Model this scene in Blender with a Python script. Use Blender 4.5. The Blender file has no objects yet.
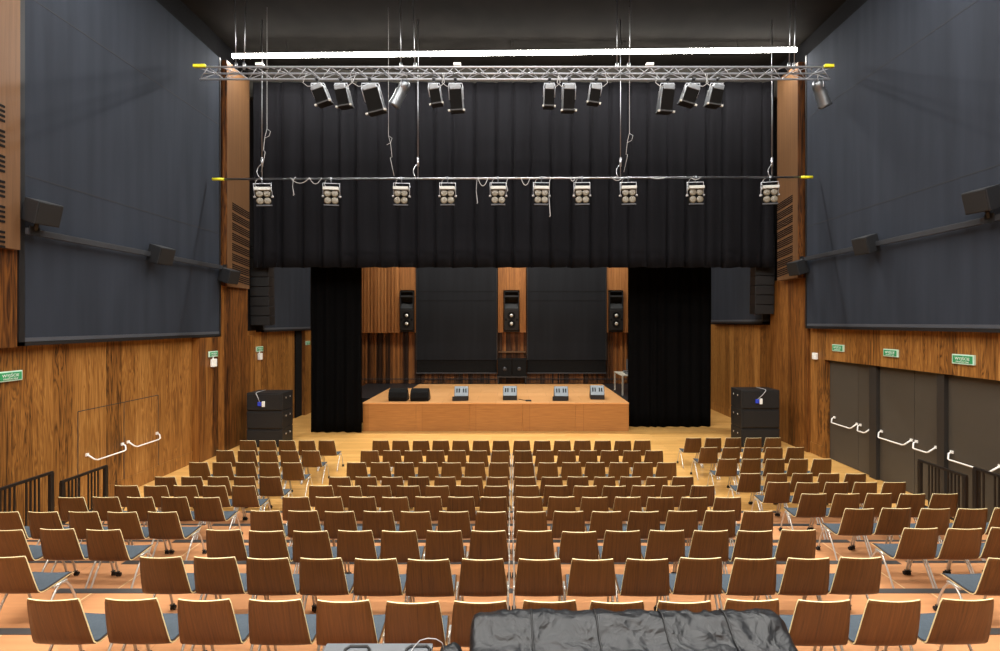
import bpy, bmesh, math, random
from mathutils import Vector, Matrix, noise, Euler
random.seed(7)
PI = math.pi
C = bpy.context.scene.collection
D = bpy.data

# ------------------------------------------------------------------ camera
F, VX, VY, H0 = 480.0, 512.0, 322.0, 4.06        # focal length (px), vanishing point, eye height
cam = D.cameras.new('camera'); camo = D.objects.new('camera', cam); C.objects.link(camo)
cam.sensor_width = 36; cam.lens = F/1000*36
cam.shift_x = -(VX-500)/1000; cam.shift_y = (VY-325.5)/1000
cam.clip_start = .05; cam.clip_end = 200
camo.location = (0, 0, H0); camo.rotation_euler = (PI/2, 0, 0)
bpy.context.scene.camera = camo
vs = bpy.context.scene.view_settings
vs.view_transform = 'Standard'; vs.look = 'None'; vs.gamma = 1; vs.use_curve_mapping = False
vs.exposure = 0.0

def XX(px, d): return (px-VX)*d/F
def ZZ(py, d): return H0+(VY-py)*d/F

# ------------------------------------------------------------------ materials
def lin(c): return tuple(((v/255)/12.92 if v/255 <= .04045 else ((v/255+.055)/1.055)**2.4) for v in c)
def node(nt, t, **kw):
    n = nt.nodes.new(t)
    for k, v in kw.items(): setattr(n, k, v)
    return n
def base(name, rough=.5, metal=0.0, spec=.5):
    m = D.materials.new(name); m.use_nodes = True
    nt = m.node_tree; b = nt.nodes['Principled BSDF']
    b.inputs['Roughness'].default_value = rough; b.inputs['Metallic'].default_value = metal
    b.inputs['Specular IOR Level'].default_value = spec
    return m, nt, b
def plain(name, rgb, rough=.5, metal=0.0, spec=.5, var=.12, scale=6.0, bump=0.0, bscale=60.0):
    m, nt, b = base(name, rough, metal, spec)
    tc = node(nt, 'ShaderNodeTexCoord')
    nz = node(nt, 'ShaderNodeTexNoise'); nz.inputs['Scale'].default_value = scale; nz.inputs['Detail'].default_value = 5
    nt.links.new(tc.outputs['Object'], nz.inputs['Vector'])
    r = node(nt, 'ShaderNodeValToRGB'); c = lin(rgb)
    r.color_ramp.elements[0].position = .3; r.color_ramp.elements[1].position = .7
    r.color_ramp.elements[0].color = tuple(x*(1-var) for x in c)+(1,)
    r.color_ramp.elements[1].color = tuple(min(1, x*(1+var)) for x in c)+(1,)
    nt.links.new(nz.outputs['Fac'], r.inputs['Fac']); nt.links.new(r.outputs['Color'], b.inputs['Base Color'])
    if bump:
        n2 = node(nt, 'ShaderNodeTexNoise'); n2.inputs['Scale'].default_value = bscale; n2.inputs['Detail'].default_value = 4
        nt.links.new(tc.outputs['Object'], n2.inputs['Vector'])
        bp = node(nt, 'ShaderNodeBump'); bp.inputs['Strength'].default_value = bump; bp.inputs['Distance'].default_value = .02
        nt.links.new(n2.outputs['Fac'], bp.inputs['Height']); nt.links.new(bp.outputs['Normal'], b.inputs['Normal'])
    return m
def mth(nt, op, a, b=None):
    n = node(nt, 'ShaderNodeMath', operation=op)
    for i, v in enumerate((a, b)):
        if v is None: continue
        if isinstance(v, (int, float)): n.inputs[i].default_value = v
        else: nt.links.new(v, n.inputs[i])
    return n.outputs[0]
def wood(name, cols, rough=.4, spec=.4, plank=.0, fx=14.0, fz=.55, planknoise=.35, rnd=False, seam=.03, grainmix=.5, axis='xy'):
    """vertical-grain timber: streaks run along z, boards of width `plank` along x+y"""
    m, nt, b = base(name, rough, 0, spec)
    tc = node(nt, 'ShaderNodeTexCoord')
    vec = tc.outputs['Object']
    if rnd:
        oi = node(nt, 'ShaderNodeObjectInfo')
        ad = node(nt, 'ShaderNodeVectorMath', operation='ADD')
        cm = node(nt, 'ShaderNodeCombineXYZ')
        s = mth(nt, 'MULTIPLY', oi.outputs['Random'], 37.0)
        for i in range(3): nt.links.new(s, cm.inputs[i])
        nt.links.new(vec, ad.inputs[0]); nt.links.new(cm.outputs[0], ad.inputs[1]); vec = ad.outputs[0]
    sp = node(nt, 'ShaderNodeSeparateXYZ'); nt.links.new(vec, sp.inputs[0])
    u = sp.outputs[0] if axis == 'x' else mth(nt, 'ADD', sp.outputs[0], sp.outputs[1])
    pl = None
    zz = sp.outputs[2]
    if plank:
        fl = mth(nt, 'FLOOR', mth(nt, 'DIVIDE', u, plank))
        wn = node(nt, 'ShaderNodeTexWhiteNoise', noise_dimensions='1D'); nt.links.new(fl, wn.inputs['W'])
        pl = wn.outputs['Value']
        zz = mth(nt, 'ADD', zz, mth(nt, 'MULTIPLY', pl, 23.0))
    cv = node(nt, 'ShaderNodeCombineXYZ')
    nt.links.new(mth(nt, 'MULTIPLY', u, fx), cv.inputs[0]); nt.links.new(mth(nt, 'MULTIPLY', zz, fz), cv.inputs[2])
    nz = node(nt, 'ShaderNodeTexNoise'); nz.inputs['Scale'].default_value = 1; nz.inputs['Detail'].default_value = 6
    nz.inputs['Roughness'].default_value = .65; nz.inputs['Distortion'].default_value = .6
    nt.links.new(cv.outputs[0], nz.inputs['Vector'])
    cv2 = node(nt, 'ShaderNodeCombineXYZ')
    nt.links.new(mth(nt, 'MULTIPLY', u, fx*.28), cv2.inputs[0]); nt.links.new(mth(nt, 'MULTIPLY', zz, fz*.7), cv2.inputs[2])
    n2 = node(nt, 'ShaderNodeTexNoise'); n2.inputs['Scale'].default_value = 1; n2.inputs['Detail'].default_value = 3
    n2.inputs['Distortion'].default_value = 1.5
    nt.links.new(cv2.outputs[0], n2.inputs['Vector'])
    # cathedral rings
    rings = mth(nt, 'FRACT', mth(nt, 'MULTIPLY', n2.outputs['Fac'], 9.0))
    rings = mth(nt, 'ABSOLUTE', mth(nt, 'SUBTRACT', mth(nt, 'MULTIPLY', rings, 2.0), 1.0))
    fac = mth(nt, 'ADD', mth(nt, 'MULTIPLY', nz.outputs['Fac'], 1-grainmix*.45), mth(nt, 'MULTIPLY', rings, grainmix*.45))
    if pl is not None:
        fac = mth(nt, 'ADD', fac, mth(nt, 'MULTIPLY', mth(nt, 'SUBTRACT', pl, .5), planknoise))
    if rnd:
        fac = mth(nt, 'ADD', fac, mth(nt, 'MULTIPLY', mth(nt, 'SUBTRACT', oi.outputs['Random'], .5), .16))
    r = node(nt, 'ShaderNodeValToRGB')
    els = r.color_ramp.elements
    n = len(cols)
    els[0].position = .22; els[0].color = lin(cols[0])+(1,)
    els[1].position = .80; els[1].color = lin(cols[-1])+(1,)
    for i in range(1, n-1):
        e = els.new(.22+.58*i/(n-1)); e.color = lin(cols[i])+(1,)
    nt.links.new(fac, r.inputs['Fac'])
    out = r.outputs['Color']
    if plank and seam:
        fr = mth(nt, 'FRACT', mth(nt, 'DIVIDE', u, plank))
        edge = mth(nt, 'LESS_THAN', fr, seam)
        mx = node(nt, 'ShaderNodeMixRGB'); mx.blend_type = 'MULTIPLY'
        nt.links.new(mth(nt, 'MULTIPLY', edge, .55), mx.inputs[0]); nt.links.new(out, mx.inputs[1]); mx.inputs[2].default_value = (.25, .2, .17, 1)
        out = mx.outputs[0]
    nt.links.new(out, b.inputs['Base Color'])
    return m
def boards(name, c1, c2, cm, bw, bh, rough=.3, spec=.5, rot=0.0, mortar=.006, grain=.25, plane='xy'):
    m, nt, b = base(name, rough, 0, spec)
    tc = node(nt, 'ShaderNodeTexCoord')
    vec = tc.outputs['Object']
    if plane == 'xz':
        sp = node(nt, 'ShaderNodeSeparateXYZ'); nt.links.new(vec, sp.inputs[0])
        cc = node(nt, 'ShaderNodeCombineXYZ'); nt.links.new(sp.outputs[0], cc.inputs[0]); nt.links.new(sp.outputs[2], cc.inputs[1])
        vec = cc.outputs[0]
    mp = node(nt, 'ShaderNodeMapping'); mp.inputs['Rotation'].default_value = (0, 0, rot)
    nt.links.new(vec, mp.inputs['Vector'])
    br = node(nt, 'ShaderNodeTexBrick'); br.offset = .37
    br.inputs['Scale'].default_value = 1; br.inputs['Brick Width'].default_value = bw; br.inputs['Row Height'].default_value = bh
    br.inputs['Mortar Size'].default_value = mortar; br.inputs['Mortar Smooth'].default_value = .3
    br.inputs['Color1'].default_value = lin(c1)+(1,); br.inputs['Color2'].default_value = lin(c2)+(1,); br.inputs['Mortar'].default_value = lin(cm)+(1,)
    nt.links.new(mp.outputs[0], br.inputs['Vector'])
    m2 = node(nt, 'ShaderNodeMapping'); m2.inputs['Scale'].default_value = (1.2, 16, 16)
    nt.links.new(mp.outputs[0], m2.inputs['Vector'])
    nz = node(nt, 'ShaderNodeTexNoise'); nz.inputs['Scale'].default_value = 1.5; nz.inputs['Detail'].default_value = 6
    nt.links.new(m2.outputs[0], nz.inputs['Vector'])
    r = node(nt, 'ShaderNodeValToRGB'); g = grain
    r.color_ramp.elements[0].position = .3; r.color_ramp.elements[1].position = .7
    r.color_ramp.elements[0].color = (1-g, 1-g*1.15, 1-g*1.3, 1); r.color_ramp.elements[1].color = (1, 1, 1, 1)
    nt.links.new(nz.outputs['Fac'], r.inputs['Fac'])
    mx = node(nt, 'ShaderNodeMixRGB'); mx.blend_type = 'MULTIPLY'; mx.inputs[0].default_value = 1
    nt.links.new(br.outputs['Color'], mx.inputs[1]); nt.links.new(r.outputs['Color'], mx.inputs[2])
    nt.links.new(mx.outputs[0], b.inputs['Base Color'])
    return m
def cloth(name, rgb, rough=.9, seams=(), spec=.2, sheen=0):
    """stage cloth with faint vertical weave streaks"""
    m, nt, b = base(name, rough, 0, spec)
    tc = node(nt, 'ShaderNodeTexCoord'); mp = node(nt, 'ShaderNodeMapping'); mp.inputs['Scale'].default_value = (1.6, 1.6, .12)
    nt.links.new(tc.outputs['Object'], mp.inputs['Vector'])
    nz = node(nt, 'ShaderNodeTexNoise'); nz.inputs['Scale'].default_value = 2.2; nz.inputs['Detail'].default_value = 6
    nt.links.new(mp.outputs[0], nz.inputs['Vector'])
    r = node(nt, 'ShaderNodeValToRGB'); c = lin(rgb)
    r.color_ramp.elements[0].position = .3; r.color_ramp.elements[1].position = .72
    r.color_ramp.elements[0].color = tuple(x*.82 for x in c)+(1,); r.color_ramp.elements[1].color = tuple(x*1.15 for x in c)+(1,)
    nt.links.new(nz.outputs['Fac'], r.inputs['Fac']); nt.links.new(r.outputs['Color'], b.inputs['Base Color'])
    return m
def emit(name, rgb, s):
    m = D.materials.new(name); m.use_nodes = True; nt = m.node_tree; b = nt.nodes['Principled BSDF']
    b.inputs['Base Color'].default_value = lin(rgb)+(1,)
    b.inputs['Emission Color'].default_value = lin(rgb)+(1,); b.inputs['Emission Strength'].default_value = s
    return m

M = {}
M['rosewood'] = wood('rosewood', [(54, 31, 12), (124, 80, 34), (152, 104, 49), (176, 130, 70)], rough=.45, plank=.42, fx=21, fz=.5, planknoise=.24, seam=.016, grainmix=.6)
M['rosewood_dark'] = wood('rosewood_dark', [(40, 21, 8), (92, 54, 21), (120, 76, 32), (146, 98, 46)], rough=.42, plank=.30, fx=15, fz=.35, planknoise=.36, seam=.02, grainmix=.6)
M['panel_wood'] = wood('panel_wood', [(80, 54, 33), (96, 68, 43), (107, 78, 51)], rough=.5, plank=0, fx=18, fz=.25, grainmix=.2)
M['back_wood'] = wood('back_wood', [(112, 70, 36), (154, 102, 56), (178, 126, 76)], rough=.45, plank=.26, fx=16, fz=.4, planknoise=.25, seam=.04, grainmix=.3)
M['slat_wood'] = wood('slat_wood', [(40, 22, 10), (96, 57, 25), (150, 96, 48)], rough=.45, plank=.12, fx=16, fz=.35, planknoise=.75, seam=.10, grainmix=.3)
M['veneer'] = wood('veneer', [(54, 33, 13), (86, 54, 23), (99, 64, 29), (113, 76, 37)], rough=.42, spec=.35, plank=0, fx=52, fz=1.0, rnd=True, grainmix=.3, axis='x')
M['edge'] = plain('ply_edge', (226, 210, 160), rough=.45, var=.06, scale=30)
M['seat_cloth'] = plain('seat_cloth', (70, 79, 87), rough=.85, spec=.2, var=.08, scale=40, bump=.15, bscale=400)
M['chrome'] = plain('chrome', (196, 194, 188), rough=.3, metal=.65, var=.03)
M['steel'] = plain('steel', (170, 172, 176), rough=.34, metal=1, var=.06)
M['galv'] = plain('galvanised', (176, 180, 188), rough=.4, metal=.3, var=.12, scale=12)
M['dull_metal'] = plain('dull_metal', (56, 58, 62), rough=.5, metal=.3, var=.1)
M['black'] = plain('black_paint', (19, 19, 20), rough=.5, var=.15)
M['black_matt'] = plain('black_matt', (12, 12, 12), rough=.85, spec=.2, var=.2)
M['black_rail'] = plain('black_rail', (24, 20, 17), rough=.45, var=.1)
M['rubber'] = plain('rubber', (14, 14, 14), rough=.6, var=.1)
M['screen'] = cloth('screen_cloth', (41, 46, 55))
M['screen_back'] = cloth('screen_back_cloth', (26, 28, 32))
M['hem'] = plain('hem_bar', (62, 66, 73), rough=.6, var=.05)
M['seam'] = plain('cloth_seam', (32, 35, 41), rough=.9, var=.05)
M['border'] = cloth('border_velvet', (30, 30, 34), rough=.95, spec=.15)
M['leg'] = cloth('leg_velvet', (13, 13, 14), rough=.95, spec=.1)
M['ceiling'] = plain('ceiling_black', (30, 28, 26), rough=.9, spec=.1, var=.3, scale=1.2)
M['upper_wall'] = plain('upper_wall_black', (24, 24, 26), rough=.9, spec=.1, var=.1)
M['header'] = plain('header_grey', (62, 60, 56), rough=.9, spec=.1, var=.1)
M['floor'] = boards('parquet', (226, 178, 106), (206, 156, 86), (160, 112, 58), 1.9, .115, rough=.32, grain=.16, mortar=.004)
M['platform'] = boards('platform_boards', (204, 148, 104), (192, 136, 92), (164, 108, 68), 2.5, 1.01, rough=.3, grain=.12, mortar=.004)
M['riser'] = plain('riser', (150, 92, 54), rough=.5)
M['nosing'] = plain('nosing', (70, 70, 70), rough=.45, metal=.3, var=.1)
M['joint'] = plain('joint_strip', (226, 196, 150), rough=.3, metal=.2, var=.05)
M['stage_deck'] = boards('stage_deck', (222, 168, 112), (212, 156, 98), (176, 122, 70), 2.0, 1.0, rough=.38, grain=.12)
M['stage_front'] = boards('stage_front', (172, 118, 62), (158, 106, 52), (120, 76, 36), 2.0, 2.4, rough=.42, grain=.26, plane='xz')
M['backstage'] = plain('backstage_cloth', (26, 27, 30), rough=.45, var=.3, scale=4, bump=.5, bscale=7)
M['door'] = plain('door_paint', (66, 60, 51), rough=.55, var=.05, scale=2)
M['door_post'] = plain('door_post', (42, 39, 36), rough=.5, var=.05)
M['bar_white'] = plain('bar_white', (236, 234, 228), rough=.3, var=.02)
M['speaker'] = plain('speaker_black', (16, 16, 17), rough=.55, var=.12, bump=.1, bscale=200)
M['speaker_grey'] = plain('speaker_charcoal', (26, 28, 31), rough=.6, var=.08)
M['grille'] = plain('grille', (13, 13, 14), rough=.7, var=.2, scale=150)
M['cone'] = plain('speaker_cone', (206, 206, 200), rough=.3, metal=.3, var=.05)
M['wedge_panel'] = plain('wedge_panel', (132, 142, 150), rough=.45, var=.05)
M['lamp_body'] = plain('lamp_body', (17, 16, 15), rough=.9, spec=.06, var=.1)
M['lamp_side'] = plain('lamp_side', (112, 116, 120), rough=.35, metal=.8, var=.1)
M['lamp_lens'] = plain('lamp_lens', (100, 92, 76), rough=.3, var=.15, scale=30)
M['lamp_lip'] = plain('lamp_lip', (176, 176, 170), rough=.45, var=.05)
M['cable'] = plain('cable_grey', (165, 165, 165), rough=.5, var=.05)
M['cable_black'] = plain('cable_black', (16, 16, 16), rough=.5, var=.05)
M['yellow'] = plain('tip_yellow', (226, 222, 40), rough=.5, var=.04)
M['sign_green'] = plain('sign_green', (52, 150, 96), rough=.4, var=.05)
M['sign_rim'] = plain('sign_rim', (196, 226, 206), rough=.4, var=.03)
M['white'] = plain('white_plastic', (232, 234, 230), rough=.4, var=.03)
M['blue'] = plain('plug_blue', (44, 66, 190), rough=.4, var=.05)
M['tarp'] = plain('tarp', (24, 26, 29), rough=.4, spec=.4, var=.15, scale=9, bump=.9, bscale=16)
def crumple(m):
    nt = m.node_tree; b = nt.nodes['Principled BSDF']
    tc = node(nt, 'ShaderNodeTexCoord'); nz = node(nt, 'ShaderNodeTexNoise'); nz.inputs['Scale'].default_value = 4
    nt.links.new(tc.outputs['Object'], nz.inputs['Vector'])
    mx = node(nt, 'ShaderNodeVectorMath', operation='MULTIPLY_ADD'); mx.inputs[1].default_value = (.25, .25, .25)
    nt.links.new(nz.outputs['Color'], mx.inputs[0]); nt.links.new(tc.outputs['Object'], mx.inputs[2])
    h = None
    for sc_, w_ in ((5, 1.3), (15, .4), (38, .12)):
        v = node(nt, 'ShaderNodeTexVoronoi', feature='F1'); v.inputs['Scale'].default_value = sc_
        nt.links.new(mx.outputs[0], v.inputs['Vector'])
        t_ = mth(nt, 'MULTIPLY', v.outputs['Distance'], w_)
        h = t_ if h is None else mth(nt, 'ADD', h, t_)
    bp = node(nt, 'ShaderNodeBump'); bp.inputs['Strength'].default_value = .7; bp.inputs['Distance'].default_value = .03
    nt.links.new(h, bp.inputs['Height']); nt.links.new(bp.outputs['Normal'], b.inputs['Normal'])
crumple(M['tarp'])
M['tarp_seam'] = plain('tarp_seam', (20, 21, 23), rough=.6, var=.1)
M['case'] = plain('case_grey', (92, 96, 100), rough=.4, var=.08)
M['table_top'] = plain('table_top', (176, 172, 158), rough=.5, var=.05)
M['tube'] = emit('tube_light', (255, 252, 244), 34.0)

# ------------------------------------------------------------------ mesh builder (world coordinates unless the parent says otherwise)
class MB:
    def __init__(s): s.bm = bmesh.new()
    def _faces(s, verts, faces, mi=0, smooth=False):
        vs = [s.bm.verts.new(v) for v in verts]; out = []
        for f in faces:
            try: fc = s.bm.faces.new([vs[i] for i in f])
            except ValueError: continue
            fc.material_index = mi; fc.smooth = smooth; out.append(fc)
        return vs, out
    def box(s, a, b, mi=0, bev=0.0, mat=None):
        x0, y0, z0 = (min(p, q) for p, q in zip(a, b)); x1, y1, z1 = (max(p, q) for p, q in zip(a, b))
        v = [Vector(p) for p in ((x0,y0,z0),(x1,y0,z0),(x1,y1,z0),(x0,y1,z0),(x0,y0,z1),(x1,y0,z1),(x1,y1,z1),(x0,y1,z1))]
        if mat is not None: v = [mat @ p for p in v]
        vs, fs = s._faces(v, [(0,3,2,1),(4,5,6,7),(0,1,5,4),(1,2,6,5),(2,3,7,6),(3,0,4,7)], mi)
        if bev:
            ed = list({e for f in fs for e in f.edges})
            r = bmesh.ops.bevel(s.bm, geom=ed, offset=bev, segments=2, profile=.6, affect='EDGES')
            for f in r['faces']: f.material_index = mi
        return s
    def prism(s, pts, axis, lo, hi, mi=0, bev=0.0, mat=None):
        """outline `pts` in the plane normal to `axis`, extruded lo..hi"""
        def P(p, t):
            v = Vector({'x': (t, p[0], p[1]), 'y': (p[0], t, p[1]), 'z': (p[0], p[1], t)}[axis])
            return mat @ v if mat is not None else v
        n = len(pts)
        v = [P(p, lo) for p in pts]+[P(p, hi) for p in pts]
        vs, fs = s._faces(v, [tuple(range(n)), tuple(range(2*n-1, n-1, -1))]+[(i, (i+1) % n, n+(i+1) % n, n+i) for i in range(n)], mi)
        bmesh.ops.recalc_face_normals(s.bm, faces=fs)
        if bev:
            ed = list({e for f in fs for e in f.edges})
            r = bmesh.ops.bevel(s.bm, geom=ed, offset=bev, segments=2, profile=.6, affect='EDGES')
            for f in r['faces']: f.material_index = mi
        return s
    def tube(s, pts, r, n=8, mi=0, caps=True):
        pts = [Vector(p) for p in pts]; rings = []
        rs = r if isinstance(r, (list, tuple)) else [r]*len(pts)
        up = None
        for i, p in enumerate(pts):
            t = (pts[min(i+1, len(pts)-1)]-pts[max(i-1, 0)]).normalized()
            if up is None:
                up = Vector((0, 0, 1)) if abs(t.z) < .9 else Vector((1, 0, 0))
            a = t.cross(up).normalized(); b = a.cross(t).normalized(); up = b
            rings.append([s.bm.verts.new(p+(a*math.cos(2*PI*k/n)+b*math.sin(2*PI*k/n))*rs[i]) for k in range(n)])
        for i in range(len(rings)-1):
            for k in range(n):
                f = s.bm.faces.new((rings[i][k], rings[i][(k+1) % n], rings[i+1][(k+1) % n], rings[i+1][k])); f.smooth = True; f.material_index = mi
        if caps:
            for R in (rings[0][::-1], rings[-1]):
                f = s.bm.faces.new(R); f.material_index = mi
        return s
    def lathe(s, prof, org, axis, n=20, mi=0):
        """prof: list of (radius, distance along axis) from org"""
        axis = Vector(axis).normalized(); org = Vector(org)
        ref = Vector((0, 0, 1)) if abs(axis.z) < .9 else Vector((1, 0, 0))
        a = axis.cross(ref).normalized(); b = a.cross(axis)
        pts = [[s.bm.verts.new(org+axis*h+(a*math.cos(2*PI*k/n)+b*math.sin(2*PI*k/n))*max(r, 1e-4)) for k in range(n)] for r, h in prof]
        for i in range(len(pts)-1):
            for k in range(n):
                f = s.bm.faces.new((pts[i][k], pts[i][(k+1) % n], pts[i+1][(k+1) % n], pts[i+1][k])); f.smooth = True; f.material_index = mi
        f1 = s.bm.faces.new(pts[0][::-1]); f2 = s.bm.faces.new(pts[-1]); f1.material_index = f2.material_index = mi
        return s
    def build(s, name, mats, parent=None, recalc=True, off=None):
        if recalc: bmesh.ops.recalc_face_normals(s.bm, faces=s.bm.faces)
        me = D.meshes.new(name)
        o_ = Vector((0, 0, 0))
        if off is not None: o_ = Vector(off)
        elif parent is not None:
            q = parent
            while q is not None: o_ += q.location; q = q.parent
        if o_.length: bmesh.ops.translate(s.bm, verts=s.bm.verts, vec=-o_)
        s.bm.to_mesh(me); s.bm.free()
        for m in (mats if isinstance(mats, (list, tuple)) else [mats]): me.materials.append(m)
        o = D.objects.new(name, me); C.objects.link(o)
        if parent is not None: o.parent = parent
        elif off is not None: o.location = off
        return o
def tag(o, label=None, cat=None, group=None, kind=None):
    if label: o['label'] = label
    if cat: o['category'] = cat
    if group: o['group'] = group
    if kind: o['kind'] = kind
    return o
def empty(name, loc, label, cat, group=None):
    o = D.objects.new(name, None); C.objects.link(o); o.location = loc; o.empty_display_size = .1
    return tag(o, label, cat, group)
def struct(name, mb, m, label=None, parent=None):
    o = mb.build(name, m, parent); o['kind'] = 'structure'
    if label: o['label'] = label
    return o
def kids(o): return list(o.children)
def copy_tree(o, parent=None):
    c = o.copy(); C.objects.link(c); c.parent = parent
    for ch in kids(o): copy_tree(ch, c)
    return c
def arc(p0, p1, sag, n=10, side=(0, 0, -1)):
    p0, p1, sd = Vector(p0), Vector(p1), Vector(side)
    return [p0.lerp(p1, t/n)+sd*sag*4*(t/n)*(1-t/n) for t in range(n+1)]
ORD = ['first', 'second', 'third', 'fourth', 'fifth', 'sixth', 'seventh', 'eighth', 'ninth', 'tenth']

# ------------------------------------------------------------------ seating geometry
ROWS = 10; D1, DS = 12.94, 1.01; RISE = .160
def rowd(i): return D1-DS*i                        # i = 0 (nearest the stage) .. 9
def rowz(i): return RISE*max(0, i-3)

# ================================================================== THE ROOM
WL, WR = -9.2, 9.3
struct('floor', MB().box((-10.2, -6.5, -.3), (10.2, 24.4, 0)), M['floor'])
# raked platforms: one broad step for each row behind the fourth
for i in range(4, 13):
    far = rowd(i-1)-.02; near = rowd(i)-.02 if i < 12 else -6.3
    z = RISE*(i-3) if i < 11 else RISE*7
    if i == 11: near = -6.3
    if i == 12: break
    st = struct('platform_step' if i == 4 else 'platform_step.%03d' % (i-4), MB().box((-8.55, near, 0), (8.55, far, z)), M['platform'])
    st['label'] = 'orange board seating step, %s up from the parquet' % ORD[i-4]
    nb = MB().box((-5.52, far-.085, z-.03), (5.5, far+.012, z+.006))
    for q in (-8.55, 5.62): nb.box((q, far-.05, z-.03), (q+2.9, far+.008, z+.004))
    o = nb.build('step_nosing', M['nosing'], st)
    jb = MB()
    for q in (-5.06, 5.03): jb.box((q, near+.02, z-.02), (q+.018, far-.09, z+.003))
    jb.build('joint_strip', M['joint'], st)
struct('ceiling', MB().box((-10.2, -6.5, 13.0), (10.2, 24.6, 13.3)), M['ceiling'])
struct('wall_back', MB().box((-10.2, -6.9, 0), (10.2, -6.5, 13.0)), M['rosewood'])
# left wall: timber below, black above
struct('wall_left', MB().box((WL-.4, -6.5, 0), (WL, 24.4, 3.75)), M['rosewood'])
struct('wall_left_upper', MB().box((WL-.4, -6.5, 3.75), (WL, 24.4, 13.0)), M['upper_wall'])
struct('baseboard_left', MB().box((WL, -6.4, 0), (WL+.02, 13.8, .34)), M['rosewood'])
p = MB().box((WL, 13.8, 0), (-8.98, 16.7, 3.6)).box((WL, 14.86, 3.6), (-8.98, 16.3, 5.2))
struct('pillar_left', p, M['rosewood_dark'])
struct('trim_2', MB().box((WL, 20.9, 0), (-9.0, 24.0, 3.75)), M['rosewood'])
struct('trim_3', MB().box((WL, 20.3, 0), (-9.15, 20.9, 3.7)), M['black_matt'])
# flush doors in the left wall: thin dark joints
p = MB(); zt = 2.16
for y in (10.17, 11.38, 12.48): p.box((WL-.01, y-.008, 0), (WL+.004, y+.008, zt))
p.box((WL-.01, 10.17, zt-.008), (WL+.004, 12.48, zt+.008))
dl = struct('door_4', p, M['dull_metal'])
dl['label'] = 'pair of flush timber doors hidden in the left wall'
# near-left timber bay beside the screen
struct('trim_4', MB().box((WL, -6.4, 3.6), (-9.02, 8.75, 13.0)), M['rosewood_dark'])
# right wall with door recess
RZ = 2.94
wr = MB().box((WR, 14.3, 0), (WR+.5, 24.4, 3.95)).box((WR, -6.5, RZ), (WR+.5, 14.3, 3.95)).box((WR, -6.5, 0), (WR+.5, 8.55, RZ))
struct('wall_right', wr, M['rosewood'])
struct('wall_right_upper', MB().box((WR, -6.5, 3.95), (WR+.5, 24.4, 13.0)), M['upper_wall'])
struct('baseboard_right', MB().box((WR-.02, 14.32, 0), (WR, 24.0, .34)), M['rosewood'])
struct('trim_5', MB().box((9.2, 14.95, 0), (WR, 17.1, 5.5)), M['rosewood_dark'])
struct('wall_right_recess', MB().box((9.56, 8.5, 0), (9.9, 14.4, RZ+.1)), M['door_post'])
# proscenium header above the border curtain
struct('trim_6', MB().box((-9.2, 16.75, 11.9), (9.3, 17.2, 13.0)), M['header'])
for k, y in enumerate((3.5, 7.5, 11.5)):
    struct('ceiling_beam' if k == 0 else 'ceiling_beam.%03d' % k, MB().box((-9.2, y-.12, 12.7), (9.3, y+.12, 13.0)), M['black_matt'])

# louvred timber panels either side of the proscenium and beside the near end of the left screen
def vent_panel(name, side, xin, xw, y0, y1, z0, z1, groups, gy, gh, label, slope):
    t = empty(name, ((xin+xw)/2, (y0+y1)/2, z0), label, 'wall panel', 'louvred timber wall panels')
    MB().box((xw, y0+.03, z0), (xin, y1, z1), bev=.006).build('board', M['panel_wood'], t)
    if y0 > 10: MB().box((xw, y0, z0), (xin+side*.004, y0+.029, z1)).build('edge_board', M['rosewood_dark'], t)
    for g in groups:
        b = MB()
        for k in range(4):
            zc = g-k*gh*.235
            a0, a1 = gy
            e = .012*side*-1
            pts = [(a0, zc), (a1, zc-slope), (a1, zc-slope-gh*.11), (a0, zc-gh*.11)]
            b.prism(pts, 'x', xin-.004, xin+e)
        b.build('vent', M['black_matt'], t)
    return t
gl = [ZZ(y, 15.6) for y in (205.5, 215.3, 225, 235, 245, 255, 265, 274)]
vent_panel('louvre_panel', -1, -8.86, -9.2, 14.92, 16.2, 5.17, 12.2, gl, (15.2, 16.18), .27, 'pale timber panel with dark vent slots left of the black border curtain', .10)
gr = [z+.27 for z in gl]
vent_panel('louvre_panel', 1, 8.95, 9.3, 15.02, 16.2, 5.45, 12.2, gr, (15.3, 16.18), .27, 'pale timber panel with dark vent slots right of the black border curtain', .10)
gn = [7.95-.44*k for k in range(6)]
t = vent_panel('louvre_panel', -1, -8.9, -9.2, 3.0, 8.69, 5.36, 12.99, gn, (5.5, 8.42), .36, 'timber vent panel at the near end of the large left wall screen', .10)

# ================================================================== wall screens
def wall_screen(side, xin, xw, y0, y1, z0, z1, label, seams, hem=True):
    t = empty('wall_screen', ((xin+xw)/2, (y0+y1)/2, z0), label, 'screen', 'black wall screens')
    xi = xin-.012*(-side)*-1
    MB().box((xw, y0+.06, z0+.10), (xin+side*.02, y1-.06, z1)).build('cloth', M['screen'], t)
    fr = MB().box((xw, y0, z0), (xin, y0+.10, z1)).box((xw, y1-.06, z0), (xin, y1, z1)).box((xw, y0, z0), (xin, y1, z0+.07))
    fr.build('frame', M['black'], t)
    if hem: MB().box((xin+side*.022, y0+.08, z0+.075), (xin+side*.006, y1-.07, z0+.15)).build('hem', M['hem'], t)
    for z in seams:
        MB().box((xin+side*.03, y0+.07, z-.012), (xin+side*.016, y1-.07, z+.012)).build('seam', M['seam'], t)
    return t
wall_screen(-1, -8.99, -9.2, 8.76, 14.82, 3.62, 12.2, 'tall black cloth screen on left wall above the timber', (6.78, 10.13))
wall_screen(1, 9.09, 9.3, 8.3, 14.88, 3.86, 12.3, 'tall black cloth screen on right wall above the grey doors', (7.0, 10.35))
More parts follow.
